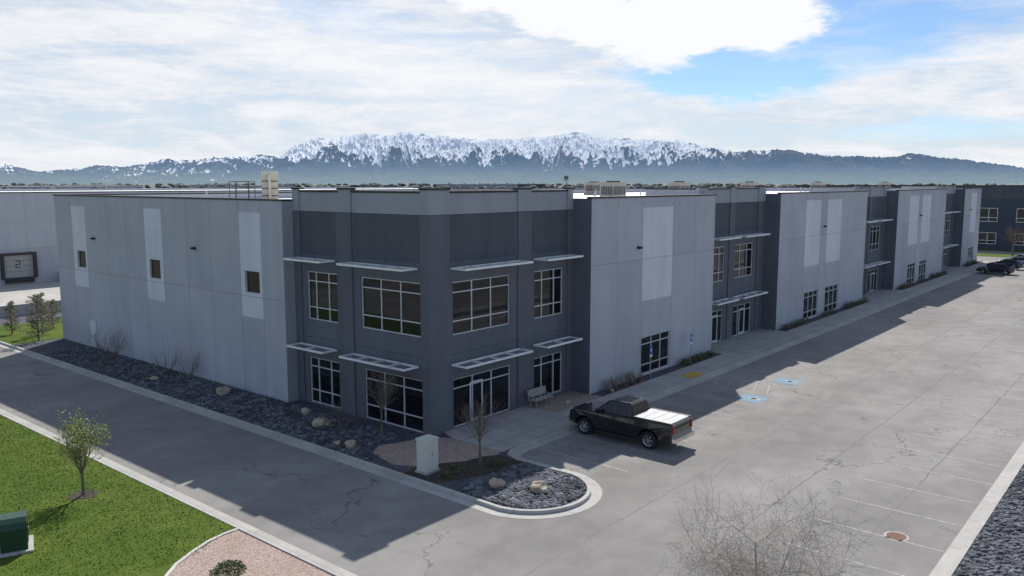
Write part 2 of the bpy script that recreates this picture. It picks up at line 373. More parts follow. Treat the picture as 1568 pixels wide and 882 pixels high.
stones("island_rocks",reg_tip,2400,0.05,0.12,"rock_stone",0.09)
stones("strip_rocks",lambda:(random.uniform(-1.5,25),random.uniform(-24.8,-23.1)),2600,0.05,0.12,"rock_stone",0.09)

def boulder(x,y,s,z=0.1):
    import bmesh
    bm=bmesh.new(); bmesh.ops.create_icosphere(bm,subdivisions=3,radius=1)
    o=Vector((x*3.1,y*1.7,s*9)); sx,sy,sz=random.uniform(.9,1.2),random.uniform(.7,.95),random.uniform(.55,.75)
    for v in bm.verts:
        d=1+0.45*noise.noise(v.co*1.1+o)+0.15*noise.noise(v.co*3+o)
        v.co*=d; v.co.x*=sx*s; v.co.y*=sy*s; v.co.z*=sz*s
    me=bpy.data.meshes.new("boulder"); bm.to_mesh(me); bm.free(); me.materials.append(MATS["boulder_tan"])
    ob=bpy.data.objects.new("boulder",me); bpy.context.collection.objects.link(ob); ob.location=(x,y,z+s*.3); ob.rotation_euler[2]=random.random()*6
for q in((-2.3,5.7,.5),(-3.5,1.9,.33),(-2.0,15.4,.45),(-1.4,8.2,.3),(-3.0,-6.9,.33),(-2.3,-8.5,.38),(-3.7,2.6,.2),(-2.9,22,.25),(9.2,-1.6,.22),(13.2,-1.9,.2)): boulder(*q)

# ------------------------------------------------------------------ building
B=empty("warehouse_building")
def P(ax,c,out,a,z,d):
    return (a,c-out*d,z) if ax=='y' else (c-out*d,a,z)
def abox(mb,ax,c,out,a0,a1,d0,d1,z0,z1,mat):
    p=P(ax,c,out,a0,z0,d0);q=P(ax,c,out,a1,z1,d1); mb.box(*p,*q,mat)
def window(mbf,mbg,ax,c,out,a0,a1,z0,z1,cols,rows,depth=0.14,fw=0.055,door=None):
    ca=[a0]+[a0+(a1-a0)*f for f in cols]+[a1]; cz=[z0]+[z0+(z1-z0)*f for f in rows]+[z1]
    for i in range(len(ca)-1):
        for j in range(len(cz)-1):
            t=[random.uniform(-.006,.006) for _ in range(3)]; d=depth-0.02
            mbg.face([P(ax,c,out,ca[i],cz[j],d+t[0]),P(ax,c,out,ca[i+1],cz[j],d+t[1]),P(ax,c,out,ca[i+1],cz[j+1],d+t[1]+t[2]),P(ax,c,out,ca[i],cz[j+1],d+t[0]+t[2])],"window_glass")
    for i,a in enumerate(ca):
        o0=0 if i==0 else -fw/2; o1=fw if i==0 else (0 if i==len(ca)-1 else fw/2)
        if i==len(ca)-1: o0=-fw
        abox(mbf,ax,c,out,a+o0,a+o1,0.06,depth-0.003,z0,z1,"mullion")
    for j,z in enumerate(cz):
        o0=0 if j==0 else -fw/2; o1=fw if j==0 else (0 if j==len(cz)-1 else fw/2)
        if j==len(cz)-1: o0=-fw
        for i in range(len(ca)-1):
            l=fw if i==0 else fw/2; r=fw if i==len(ca)-2 else fw/2
            abox(mbf,ax,c,out,ca[i]+l,ca[i+1]-r,0.062,depth-0.003,z+o0,z+o1,"mullion")
    if door:
        for a in door:
            abox(mbf,ax,c,out,a-0.05,a+0.05,0.03,0.055,z0+0.03,z0+2.15,"mullion")
        abox(mbf,ax,c,out,door[0]+0.05,door[-1]-0.05,0.03,0.055,z0+2.07,z0+2.17,"mullion")
        abox(mbf,ax,c,out,door[0]+0.05,door[-1]-0.05,0.03,0.055,z0+0.03,z0+0.2,"mullion")
def wall(mb,ax,c,out,a0,a1,z0,z1,base,holes=(),zones=(),ja=(),jz=(),jm="joint",depth=0.14,variants=None):
    A={a0,a1};Z={z0,z1}
    for h in list(holes)+[z[:4] for z in zones]: A|={h[0],h[1]};Z|={h[2],h[3]}
    for j in ja: A|={j-0.013,j+0.013}
    for j in jz: Z|={j-0.011,j+0.011}
    A=sorted(q for q in A if a0<=q<=a1); Z=sorted(q for q in Z if z0<=q<=z1)
    rj=random.Random(3); pv={}
    for i in range(len(A)-1):
        for k in range(len(Z)-1):
            ca=(A[i]+A[i+1])/2; cz=(Z[k]+Z[k+1])/2
            if A[i+1]-A[i]<1e-5 or Z[k+1]-Z[k]<1e-5: continue
            if any(h[0]<ca<h[1] and h[2]<cz<h[3] for h in holes): continue
            mt=base
            if variants:
                key=(sum(1 for j in ja if j<ca),sum(1 for j in jz if j<cz))
                if key not in pv: pv[key]=rj.choice(variants)
                mt=pv[key]
            for z in zones:
                if z[0]<ca<z[1] and z[2]<cz<z[3]: mt=z[4]
            if any(abs(ca-j)<0.0129 for j in ja) or any(abs(cz-j)<0.0109 for j in jz): mt=jm
            mb.face([P(ax,c,out,A[i],Z[k],0),P(ax,c,out,A[i+1],Z[k],0),P(ax,c,out,A[i+1],Z[k+1],0),P(ax,c,out,A[i],Z[k+1],0)],mt)
    for h in holes:
        x0,x1,y0,y1=h[:4]
        for (p,q) in (((x0,y0),(x1,y0)),((x1,y0),(x1,y1)),((x1,y1),(x0,y1)),((x0,y1),(x0,y0))):
            mb.face([P(ax,c,out,p[0],p[1],0),P(ax,c,out,q[0],q[1],0),P(ax,c,out,q[0],q[1],depth),P(ax,c,out,p[0],p[1],depth)],base)
W=MB();FR=MB();GL=MB();CP=MB();SH=MB();LP=MB()
VL=["wall_light","wall_light","wall_light_b","wall_light_c"]
def coping(ax,c,out,a0,a1,z,t=0.3,mat="coping"):
    abox(CP,ax,c,out,a0,a1,-0.05,t,z,z+0.1,mat)
def parapet(ax,c,out,a0,a1,z,t=0.25,mat="wall_light",zb=10.9):
    abox(W,ax,c,out,a0,a1,0.004,t,zb,z-0.002,mat)
def shade(ax,c,out,a0,a1,z,dep=1.05):
    abox(SH,ax,c,out,a0,a1,-dep,-dep+0.05,z-0.05,z+0.06,"aluminium")
    abox(SH,ax,c,out,a0,a1,-0.10,-0.03,z-0.05,z+0.05,"aluminium")
    n=max(2,round((a1-a0)/1.35))
    for i in range(n+1):
        a=a0+(a1-a0-0.05)*i/n
        abox(SH,ax,c,out,a,a+0.05,-dep+0.052,-0.102,z-0.04,z+0.055,"aluminium")
    nb=9
    for k in range(nb):
        d=-dep+0.09+(dep-0.22)*k/nb
        for i in range(n):
            aa=a0+(a1-a0-0.05)*i/n+0.052; ab=a0+(a1-a0-0.05)*(i+1)/n-0.002
            p0=P(ax,c,out,aa,z+0.035,d);p1=P(ax,c,out,ab,z+0.035,d);p2=P(ax,c,out,ab,z+0.012,d+0.085);p3=P(ax,c,out,aa,z+0.012,d+0.085)
            SH.face([p0,p1,p2,p3],"aluminium")
def lamp(ax,c,out,a,z):
    abox(LP,ax,c,out,a-0.16,a+0.16,-0.22,-0.003,z-0.05,z+0.10,"dark_metal"); abox(LP,ax,c,out,a-0.1,a+0.1,-0.30,-0.22,z-0.02,z+0.04,"dark_metal")
C3=[.33,.66]; R3=[.26,.80]
TB=10.95
holesR=[(1.7,6.15,4.9,7.6),(8.25,10.95,4.9,7.6),(1.7,6.2,0.12,2.65),(8.25,10.95,0.25,2.65)]
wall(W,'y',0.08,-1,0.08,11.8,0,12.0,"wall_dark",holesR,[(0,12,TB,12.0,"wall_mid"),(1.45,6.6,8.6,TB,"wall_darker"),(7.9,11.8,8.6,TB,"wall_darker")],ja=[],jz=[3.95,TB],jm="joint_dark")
holesL=[(0.7,5.15,4.95,7.65),(7.1,9.75,4.95,7.65),(0.6,5.0,0.12,2.8),(7.1,9.75,0.2,2.8)]
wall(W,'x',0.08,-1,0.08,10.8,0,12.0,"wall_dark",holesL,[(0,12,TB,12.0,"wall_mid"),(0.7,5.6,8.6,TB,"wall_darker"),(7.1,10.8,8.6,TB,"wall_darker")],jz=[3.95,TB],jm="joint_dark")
for h in holesR: window(FR,GL,'y',0.08,-1,*h,C3 if h[1]-h[0]>3 else [.28,.70],R3 if h[2]>1 else [.80],door=(3.0,3.05+0.85) if (h[2]<1 and h[0]<2) else None)
for h in holesL: window(FR,GL,'x',0.08,-1,*h,C3 if h[1]-h[0]>3 else [.30,.72],R3 if h[2]>1 else [.28,.80])
def pil(ax,a0,a1,ztop=12.15):
    c=0.08
    abox(W,ax,c,-1,a0,a1,-0.08,-0.003,0,TB,"wall_dark"); abox(W,ax,c,-1,a0,a1,-0.08,-0.003,TB+0.02,ztop,"wall_mid")
pil('y',0.0,1.45); pil('y',6.75,7.9); pil('y',11.3,11.795)
pil('x',0.08,0.55); pil('x',5.75,6.75); pil('x',10.2,10.795)
for (a,b_) in((1.45,6.75),(7.9,11.3)): coping('y',0.08,-1,a,b_,12.0)
for (a,b_) in((-.05,1.5),(6.7,7.95),(11.25,11.85)): coping('y',0.0,-1,a,b_,12.15,0.34)
for (a,b_) in((0.55,5.75),(6.75,10.2)): coping('x',0.08,-1,a,b_,12.0)
for (a,b_) in((0.29,0.6),(5.7,6.8),(10.15,10.85)): coping('x',0.0,-1,a,b_,12.15,0.34)
parapet('y',0.085,-1,0.3,11.6,12.0); parapet('x',0.085,-1,0.1,10.6,12.0)
W.box(11.55,0.1,10.9,11.8,4.5,12.0,"wall_mid"); CP.box(11.5,0.42,12.0,11.85,4.55,12.1,"coping")
W.box(0.1,10.55,10.9,4.5,10.8,12.0,"wall_mid"); CP.box(0.42,10.5,12.0,4.55,10.85,12.1,"coping")
for z in(8.3,3.45):
    shade('y',0,-1,1.45,6.75,z); shade('y',0,-1,8.05,11.4,z)
    shade('x',0,-1,0.75,5.7,z+.05); shade('x',0,-1,7.1,10.3,z+.05)
def block(x0,x1,stripes,wins,lamps,top=11.6,joints=()):
    zones=[(a,b_,5.0,10.95,"wall_pale") for a,b_ in stripes]
    holes=[(a,b_,0.2,2.65) for a,b_ in wins]
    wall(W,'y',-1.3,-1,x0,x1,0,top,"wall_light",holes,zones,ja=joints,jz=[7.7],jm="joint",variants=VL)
    for h in holes: window(FR,GL,'y',-1.3,-1,*h,[.36,.68],[.25,.8])
    wall(W,'x',x0,-1,-1.3,0.08,0,top,"wall_dark",jm="joint"); wall(W,'x',x1,1,-1.3,0.08,0,top,"wall_dark")
    parapet('y',-1.3,-1,x0+0.01,x1-0.01,top); coping('y',-1.3,-1,x0-0.05,x1+0.05,top)
    for x in lamps: lamp('y',-1.3,-1,x,8.45)
block(11.8,27.5,[(17.5,21.4)],[(17.6,21.3)],[17.0],joints=[14.6,17.5,21.4,24.5])
block(39.5,62.5,[(45.3,49.1),(50.8,54.8)],[(45.7,49.3),(51.1,54.8)],[50.0],joints=[42.3,45.3,49.1,50.8,54.8,58.6])
block(74,97,[(79.0,83.2),(84.8,89.0)],[(79.6,83.2),(85.0,88.6)],[84.0],joints=[76.5,79,83.2,84.8,89,93])
block(108.5,120,[(113,117)],[(113.2,116.8)],[112.5],joints=[111,113,117])
for x0 in(27.5,62.5,97.0):
    x1=x0+12 if x0<30 else x0+11.5
    hs=[(x0+2.0,x0+4.7,4.9,7.6),(x0+6.5,x0+10.0,4.9,7.6),(x0+2.0,x0+4.7,0.14,2.65),(x0+6.5,x0+10.0,0.14,2.65)]
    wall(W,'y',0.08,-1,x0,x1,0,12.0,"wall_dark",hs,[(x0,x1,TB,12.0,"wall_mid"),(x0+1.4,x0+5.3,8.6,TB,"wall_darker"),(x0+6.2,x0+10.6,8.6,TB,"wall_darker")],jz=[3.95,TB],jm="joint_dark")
    for h in hs: window(FR,GL,'y',0.08,-1,*h,[.3,.68],R3 if h[2]>1 else [.8],door=((h[0]+h[1])/2-.45,(h[0]+h[1])/2+.45) if h[2]<1 else None)
    for a,b_ in((x0,x0+1.4),(x0+5.3,x0+6.2),(x0+10.6,x1)):
        pil('y',a+0.005,b_-0.005); coping('y',0.0,-1,a-0.03,b_+0.03,12.15,0.34)
    for a,b_ in((x0+1.4,x0+5.3),(x0+6.2,x0+10.6)): coping('y',0.08,-1,a+0.03,b_-0.03,12.0)
    parapet('y',0.085,-1,x0+0.26,x1-0.26,12.0)
    for xx in(x0,x1-0.25):
        W.box(xx,0.09,10.9,xx+0.25,4.5,12.0,"wall_mid"); CP.box(xx-0.04,0.42,12.0,xx+0.29,4.55,12.1,"coping")
    for z in(8.3,3.45):
        shade('y',0,-1,x0+1.5,x0+5.2,z); shade('y',0,-1,x0+6.1,x0+10.7,z)
zs=[(28.5,33.2,7.9,10.9,"wall_light_b"),(12.9,15.15,4.65,10.8,"wall_pale"),(24.3,26.7,4.65,10.8,"wall_pale"),(35.8,38.2,4.65,10.75,"wall_pale")]
hl=[(13.2,14.7,6.1,7.4),(24.75,26.2,6.1,7.4),(36.1,37.5,6.1,7.4)]
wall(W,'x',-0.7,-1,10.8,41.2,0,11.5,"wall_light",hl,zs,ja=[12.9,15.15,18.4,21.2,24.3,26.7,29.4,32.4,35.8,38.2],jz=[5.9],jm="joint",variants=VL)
for h in hl: window(FR,GL,'x',-0.7,-1,*h,[],[],fw=0.03)
wall(W,'y',10.8,-1,-0.7,0.08,0,11.5,"wall_mid")
parapet('x',-0.7,-1,10.81,41.1,11.5); coping('x',-0.7,-1,10.75,41.25,11.5)
W.box(-0.44,10.81,10.9,0.0,11.0,11.49,"wall_mid"); CP.box(-0.39,10.76,11.5,0.06,11.05,11.6,"coping")
lamp('x',-0.7,-1,20.2,8.4); lamp('x',-0.7,-1,34.4,8.4)
abox(W,'x',-0.7,-1,35.0,36.0,-0.05,-0.003,0.1,2.15,"door_paint"); abox(LP,'x',-0.7,-1,35.08,35.16,-0.10,-0.053,1.0,1.15,"dark_metal")
wall(W,'y',41.2,1,-0.7,120,0,11.5,"wall_light",jz=[5.9]); wall(W,'x',120,1,-1.3,41.2,0,11.6,"wall_light")
parapet('y',41.2,1,-0.4,119.9,11.5); coping('y',41.2,1,-0.3,120.05,11.5); W.box(119.75,-1.0,10.9,119.99,40.9,11.6,"wall_light"); CP.box(119.7,-0.99,11.6,120.05,40.85,11.7,"coping")
W.done("walls",B); FR.done("window_frames",B); GL.done("window_glass",B); CP.done("parapet_coping",B); SH.done("sunshades",B); LP.done("wall_lamps",B)
RF=MB()
RF.face([(-0.6,10.9,11.0),(119.8,10.9,11.0),(119.8,41.1,11.0),(-0.6,41.1,11.0)],"roof_white")
RF.face([(0.2,0.15,11.0),(119.8,0.15,11.0),(119.8,10.9,11.0),(0.2,10.9,11.0)],"roof_white")
for a,b_ in((11.8,27.5),(39.5,62.5),(74,97),(108.5,120)): RF.face([(a+.05,-1.25,11.0),(b_-.05,-1.25,11.0),(b_-.05,0.15,11.0),(a+.05,0.15,11.0)],"roof_white")
RF.done("roof",B)
def hvac(x,y,s=.85):
    mb=MB(); h=1.2
    mb.box(-1.3*s,-.9*s,0,1.3*s,.9*s,.3,"hvac_metal"); mb.box(-1.2*s,-.8*s,.3,1.2*s,.8*s,.3+h,"hvac_metal")
    mb.box(-1.25*s,-.85*s,.3+h,1.25*s,.85*s,.36+h,"hvac_metal")
    for k in range(7): mb.box(-1.215*s,-.7*s+k*.2*s,.5,-1.2*s-.001,-.58*s+k*.2*s,h,"dark_metal"); mb.box(-1.1*s+k*.32*s,-.815*s,.5,-.9*s+k*.32*s,-.801*s,h,"dark_metal")
    for xx in(-.55,.55): mb.tube((xx*s,0,.36+h),(xx*s,0,.46+h),.4*s,.4*s,"dark_metal",14,True)
    mb.done("rooftop_hvac_unit",loc=(x,y,11.0))
for q in((33,11),(47.5,12.5),(68.4,14.3),(90,13.7),(112,11),(58,30),(84,32)): hvac(*q)
mb=MB(); mb.box(-.65,-.1,0,.65,.1,2.5,"beige_panel"); mb.box(-.7,-.16,2.3,.7,.16,2.42,"cabinet_paint"); mb.box(-.1,-.6,0,.1,-.1,2.2,"beige_panel")
for i in range(3): mb.box(-.66,-.16,.4+i*.6,.66,-.1,.46+i*.6,"dark_metal")
for a in range(0,360,20):
    a0,a1=rad(a),rad(a+20); c=Vector((-2.2,0,0))
    for z in(1.1,1.6): mb.tube((c.x+1.0*math.cos(a0),1.0*math.sin(a0),z),(c.x+1.0*math.cos(a1),1.0*math.sin(a1),z),.03,.03,"dark_metal",5)
    if a%60==0: mb.tube((c.x+1.0*math.cos(a0),1.0*math.sin(a0),0),(c.x+1.0*math.cos(a0),1.0*math.sin(a0),1.6),.03,.03,"dark_metal",5)
mb.done("roof_access_hatch",loc=(12.5,31.5,11.0),rotz=rad(-35))
mb=MB(); mb.tube((0,0,0),(0,0,2.2),.03,.03,"dark_metal",6); mb.box(-.25,-.06,1.8,.25,.06,2.1,"dark_metal"); mb.tube((-.4,0,1.7),(.4,0,1.7),.02,.02,"dark_metal",5); mb.done("roof_antenna",loc=(33,16,11.0))
mb=MB()
for i in range(26):
    x,y=random.uniform(2,116),random.uniform(13,39); mb.tube((x,y,11),(x,y,11.0+random.uniform(.4,.9)),.08,.08,"galv",8,True)
mb.done("roof_vent_pipes")

# ------------------------------------------------------------------ neighbouring buildings
NB=empty("dock_building"); w=MB();g=MB();fr=MB()
dock=[(9.6+i*8.2,12.9+i*8.2,0.9,3.6) for i in range(12)]
dock=[(1.4,4.7,.9,3.6)]+dock
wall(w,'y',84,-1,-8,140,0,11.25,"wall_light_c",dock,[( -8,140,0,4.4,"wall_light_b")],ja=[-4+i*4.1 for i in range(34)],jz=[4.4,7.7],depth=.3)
for d in dock:
    g.face([(d[0],84.12,d[2]),(d[1],84.12,d[2]),(d[1],84.12,d[3]),(d[0],84.12,d[3])],"dock_door_paint")
    fr.box(d[0]-.4,83.7,d[2]-.2,d[0]-.003,83.99,d[3]+.3,"dark_metal"); fr.box(d[1]+.003,83.7,d[2]-.2,d[1]+.4,83.99,d[3]+.3,"dark_metal"); fr.box(d[0]-.002,83.7,d[3]+.003,d[1]+.002,83.99,d[3]+.3,"dark_metal")
    fr.box(d[0],83.7,.2,d[1],83.98,.85,"dark_metal")
    for k in range(1,4): g.box(d[0],84.09,d[2]+k*.68-.02,d[1],84.115,d[2]+k*.68+.02,"joint")
w.box(16.2,83.94,1.1,17.3,83.99,3.2,"door_paint"); w.box(15.8,82.6,0,18.2,83.93,1.1,"concrete_walk")
for i in range(6): w.box(18.2+i*.3,82.6,0,18.5+i*.3-.002,83.93,1.1-(i+1)*.18,"concrete_walk")
for x in(15.9,17.0,18.2,19.9): fr.tube((x,82.7,1.1 if x<18.3 else .1),(x,82.7,2.1 if x<18.3 else 1.1),.03,.03,"galv",6)
fr.tube((15.9,82.7,2.1),(18.2,82.7,2.1),.03,.03,"galv",6); fr.tube((18.2,82.7,2.1),(19.9,82.7,1.1),.03,.03,"galv",6)
for x0,z0,x1,z1 in((10.95,2.82,11.5,2.9),(11.42,2.5,11.5,2.82),(10.95,2.42,11.5,2.5),(10.95,2.1,11.03,2.42),(10.95,2.02,11.5,2.1)): g.box(x0,84.07,z0,x1,84.088,z1,"dark_metal")
wall(w,'x',-8,-1,84,150,0,11.25,"wall_light")
w.face([(-8,84.1,10.9),(140,84.1,10.9),(140,150,10.9),(-8,150,10.9)],"roof_white")
w.box(-8.04,83.95,11.25,140,84.3,11.38,"coping"); w.box(-8.04,84.301,11.25,-7.7,150,11.38,"coping"); w.box(-7.99,149.7,10.5,140,150,11.3,"wall_light")
w.done("walls",NB); g.done("dock_doors",NB); fr.done("dock_surrounds",NB)
DB=empty("dark_office_building"); w=MB();fr=MB();g=MB()
hs=[]
y=-52
while y<34:
    hs+= [(y,y+4.6,1.0,3.2),(y,y+4.6,5.2,7.8)]; y+=7.6
wall(w,'x',150,-1,-58,40,0,11.9,"far_dark_wall",hs,[(-58,40,9.6,11.9,"wall_darker")],jz=[4.2,9.6])
for h in hs: window(fr,g,'x',150,-1,*h,[.33,.66],[.3],fw=0.12)
wall(w,'y',-58,-1,150,190,0,11.9,"far_dark_wall"); wall(w,'y',40,1,150,190,0,11.9,"far_dark_wall"); w.face([(150,-58,11.7),(190,-58,11.7),(190,40,11.7),(150,40,11.7)],"roof_white")
w.box(149.9,-58,11.9,150.3,40,12.05,"coping")
for yy in(-50,-20,10,30): w.box(148.6,yy-3,4.1,149.99,yy+3,4.35,"aluminium")
w.done("walls",DB);fr.done("window_frames",DB);g.done("window_glass",DB)
mb=MB(); mb.face([(132,-90,0.0),(150,-90,0.0),(150,60,0.0),(132,60,0.0)],"lawn_grass"); mb.face([(139,-90,0.004),(146,-90,0.004),(146,60,0.004),(139,60,0.004)],"asphalt"); mb.done("far_verge")
mb=MB(); mb.box(-4.4,57,0,30,57.3,1.0,"wall_mid"); mb.box(-4.45,56.95,1.0,30.05,57.35,1.08,"concrete_curb"); mb.done("retaining_wall")
mb=MB(); mb.face([(-4.4,51.6,0.02),(30,51.6,0.02),(30,56.9,0.02),(-4.4,56.9,0.02)],"rock_mulch"); mb.done("rock_bed")
for i in range(30):
    a=rad(random.uniform(-5,95)); d=random.uniform(350,1800); x,y=d*math.cos(a),d*math.sin(a)
    L_,W_=random.uniform(40,130),random.uniform(30,60); h=random.uniform(6,10.5)
    mb=MB(); mb.box(-L_/2,-W_/2,0,L_/2,W_/2,h,random.choice(["far_wall","wall_light","wall_mid","far_dark_wall"])); mb.box(-L_/2-.3,-W_/2-.3,h,L_/2+.3,W_/2+.3,h+.5,"roof_white" if i%2 else "wall_mid")
    for k in range(6): mb.box(-L_/2+4+k*L_/7,-W_/2-.05,0.5,-L_/2+8+k*L_/7,-W_/2-.01,4,"dark_metal")
    mb.done("distant_warehouse",loc=(x,y,0),rotz=random.choice([0,math.pi/2,.3]))
mb=MB()
def blob(mb,x,y,r,h,mat):
    n=6; base=random.random()*6
    rings=[(0.0,.15),(.25,.8),(.55,1.0),(.8,.7),(1.0,.12)]
    vs=[]
    for zf,rf in rings:
        for i in range(n):
            a=base+6.283*i/n; rr=r*rf*random.uniform(.7,1.25); vs.append((x+rr*math.cos(a),y+rr*math.sin(a),h*(.12+.88*zf)*random.uniform(.93,1.05)))
    fs=[(k*n+i,k*n+(i+1)%n,(k+1)*n+(i+1)%n,(k+1)*n+i) for k in range(4) for i in range(n)]
    mb.raw(vs,fs,mat)
for i in range(2200):
    a=rad(random.uniform(-8,100)); d=300*math.exp(random.random()*2.6); x,y=d*math.cos(a),d*math.sin(a)
    if d<420 and random.random()<.6: continue
    h=random.uniform(4,9.0)*(1+d/7000); blob(mb,x,y,h*random.uniform(.3,.6)*(1+d/2500),h,"far_foliage")
mb.done("distant_trees")

# ------------------------------------------------------------------ mountains
CX,CY=-27.6,-28.2; az=rad(39.87); F=Vector((math.cos(az),math.sin(az))); R=Vector((math.sin(az),-math.cos(az)))
crest=[(-25,200),(-20,260),(-16,300),(-12.5,330),(-11.1,425),(-10.7,354),(-10.25,255),(-9.4,312),(-9.0,382),(-8.3,354),(-7.8,453),(-7.5,524),(-7.0,496),(-6.4,566),(-5.4,609),(-5.0,595),(-4.66,821),(-4.3,949),(-3.9,963),(-3.45,1034),(-3.17,1076),(-2.75,1020),(-2.3,1119),(-2.04,1048),(-1.47,1005),(-.9,949),(-.34,949),(.23,977),(.93,1020),(1.43,1090),(1.64,1062),(1.93,991),(2.35,949),(3.06,963),(3.48,920),(3.9,850),(4.5,736),(4.9,680),(5.3,708),(5.75,736),(6.2,680),(6.9,595),(7.7,566),(8.3,566),(8.65,651),(9.15,566),(9.85,496),(11.1,340),(13,300),(17,240),(25,180)]
def crest_h(L):
    for i in range(len(crest)-1):
        a,b_=crest[i],crest[i+1]
        if a[0]<=L<=b_[0]:
            t=(L-a[0])/(b_[0]-a[0]); return a[1]+(b_[1]-a[1])*t
    return 200
def ridged(x,y,z,oct=4,g=.55):
    s=0;a=1;w=0
    for o in range(oct):
        q=1-2*abs(noise.noise(Vector((x,y,z)))); s+=a*q*abs(q); w+=a; x*=2.03;y*=2.03;z+=7; a*=g
    return s/w
def cl(x): return max(0.0,min(1.0,x))
nL,nT=1900,84
vs=[];sn=[]
for i in range(nL+1):
    L=-16+32*i/nL
    hs_=crest_h(L); hc=hs_+ 30*(ridged(L*2.3,0.3,0,3)-.4)*cl(hs_/700)+34*(ridged(L*8,1.3,0,2)-.4)
    for j in range(nT+1):
        t=j/nT
        u=t/.92 if t<=.92 else 1-(t-.92)/.08*.5
        D=12000+6000*min(1,t/.92)+(1200*(t-.92)/.08 if t>.92 else 0)
        km=D/1000.0
        wx=noise.noise(Vector((L*.6,km*.35,3)))*.7; wy=noise.noise(Vector((L*.9,km*.35,9)))*.7
        sk=noise.noise(Vector((L*.35,1.1,20)))*1.2      # lean of the spurs changes along the range
        rd=ridged(L*1.0+wx+sk*km*.25,km*.30+wy,1.7,4)
        rd2=ridged(L*3.4+wx*1.5-sk*km*.6+.5*km,km*.75+wy*1.5,5.1,4,.6)
        rd3=ridged(L*9+sk*km-.9*km,km*2.0,8.1,3,.65)
        sh=.06*(u/.22) if u<.22 else .06+.94*((u-.22)/.78)**1.1
        env=cl((u-.18)/.25)*cl((1.0-u)/.07)
        h=hc*sh+env*hs_*(.30*(rd-.4)+.15*(rd2-.35)+.06*(rd3-.35))
        cap=hc*(D/18000)*(.40+.575*cl((u-.22)/.68)) if u<.975 else 1e9
        if h>cap: h=cap-.25*min(60,(h-cap))
        if t>.92: h=min(h,hc*.97)
        h=max(h,-5+20*u)
        lat=L*1000*D/18000
        vs.append((CX+F.x*D+R.x*lat,CY+F.y*D+R.y*lat,h))
        he=h*18000/D
        line=480 + 290*cl((L-3.0)/1.8) - 100*cl((-5.0-L)/1.0)
        s=.56+(he-line)/560 - .9*(rd-.4) - 1.1*(rd2-.33) - .95*(rd3-.33)
        sn.append(max(-.3,min(1.15,s)))
fs=[(i*(nT+1)+j,(i+1)*(nT+1)+j,(i+1)*(nT+1)+j+1,i*(nT+1)+j+1) for i in range(nL) for j in range(nT)]
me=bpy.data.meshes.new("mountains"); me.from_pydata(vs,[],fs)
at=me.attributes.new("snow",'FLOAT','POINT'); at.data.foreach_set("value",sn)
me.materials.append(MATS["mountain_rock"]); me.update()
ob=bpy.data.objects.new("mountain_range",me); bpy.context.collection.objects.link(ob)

# ------------------------------------------------------------------ vegetation
def rvec(): return Vector((random.gauss(0,1),random.gauss(0,1),random.gauss(0,1))).normalized()
def grow(mb,tips,p,d,L,r,lev,maxlev,mat,up=.15,spread=.8,kids=4):
    ns=4; q=p.copy()
    sides=6 if lev<=1 else (4 if lev==2 else 3)
    for i in range(ns):
        d=(d+rvec()*.13+Vector((0,0,up*.35))).normalized()
        q2=q+d*(L/ns); r2=r*(1-.16) if lev<maxlev else r*.75
        mb.tube(q,q2,r,r2,mat,sides); q=q2; r=max(r2,.0035)
        if lev<maxlev and (i>=1 or lev>0):
            for k in range(kids//2 if i<ns-1 else kids//2+1):
                s=rvec(); s=(s-d*s.dot(d)).normalized()
                nd=(d*(1-spread*.45)+s*spread*random.uniform(.5,.9)+Vector((0,0,up))).normalized()
                grow(mb,tips,q,nd,L*random.uniform(.5,.72),r*random.uniform(.5,.65),lev+1,maxlev,mat,up,spread,kids)
    if lev>=maxlev-1: tips.append((q,d))
def leaves(mb,pts,n,s0,s1,rad_,mat):
    for p,d in pts:
        for k in range(n):
            c=p+rvec()*random.uniform(0,rad_); u=rvec(); w=u.orthogonal().normalized(); s=random.uniform(s0,s1)
            mb.face([c-u*s,c+w*s*.55,c+u*s,c-w*s*.55],mat)
def bare_tree(name,x,y,h,z=.1,mat="bark",maxlev=3,spread=.8,trunk=.35,r=.05,kids=4,up=.15,lean=(0,0)):
    mb=MB();tips=[]; p=Vector((0,0,0)); d=Vector((lean[0],lean[1],1)).normalized(); th=h*trunk
    q=p+d*th; mb.tube(p,q,r*1.25,r,mat,8)
    n=kids+1
    for k in range(n):
        a=6.283*k/n+random.random(); nd=Vector((math.cos(a)*spread*.7,math.sin(a)*spread*.7,1)).normalized()
        grow(mb,tips,q+d*random.uniform(-.15,.1)*th,nd,h*(1-trunk)*.55,r*.6,1,maxlev,mat,up,spread,kids)
    grow(mb,tips,q,d,h*(1-trunk)*.6,r*.8,1,maxlev,mat,up,spread*.8,kids)
    return mb,tips,(x,y,z),name
def place(t):
    mb,tips,loc,name=t; return mb.done(name,loc=loc)
t=bare_tree("young_leafy_tree",-14.3,5.2,3.0,z=.12,r=.05,trunk=.28,spread=.75,kids=4)
leaves(t[0],t[1],6,.025,.05,.20,"leaf_sapling"); place(t)
mb=MB(); mb.prism([(-14.3+.55*math.cos(rad(a))*random.uniform(.8,1.15),5.2+.55*math.sin(rad(a))*random.uniform(.8,1.15)) for a in range(0,360,20)],.06,.135,"bark_mulch"); mb.done("tree_mulch_ring")
place(bare_tree("bare_ornamental_tree",-1.5,-4.6,3.0,r=.045,spread=.75,mat="bark"))
place(bare_tree("bare_ornamental_tree",-1.5,1.9,3.6,r=.045,spread=.75,mat="bark"))
place(bare_tree("bare_street_tree",-8.6,-20.6,4.9,z=.1,r=.06,spread=1.5,trunk=.25,maxlev=4,kids=4,mat="bark_pale",up=.04))
place(bare_tree("bare_street_tree",134.5,-4.0,5.5,z=0,r=.12,spread=.9,mat="bark",kids=4))
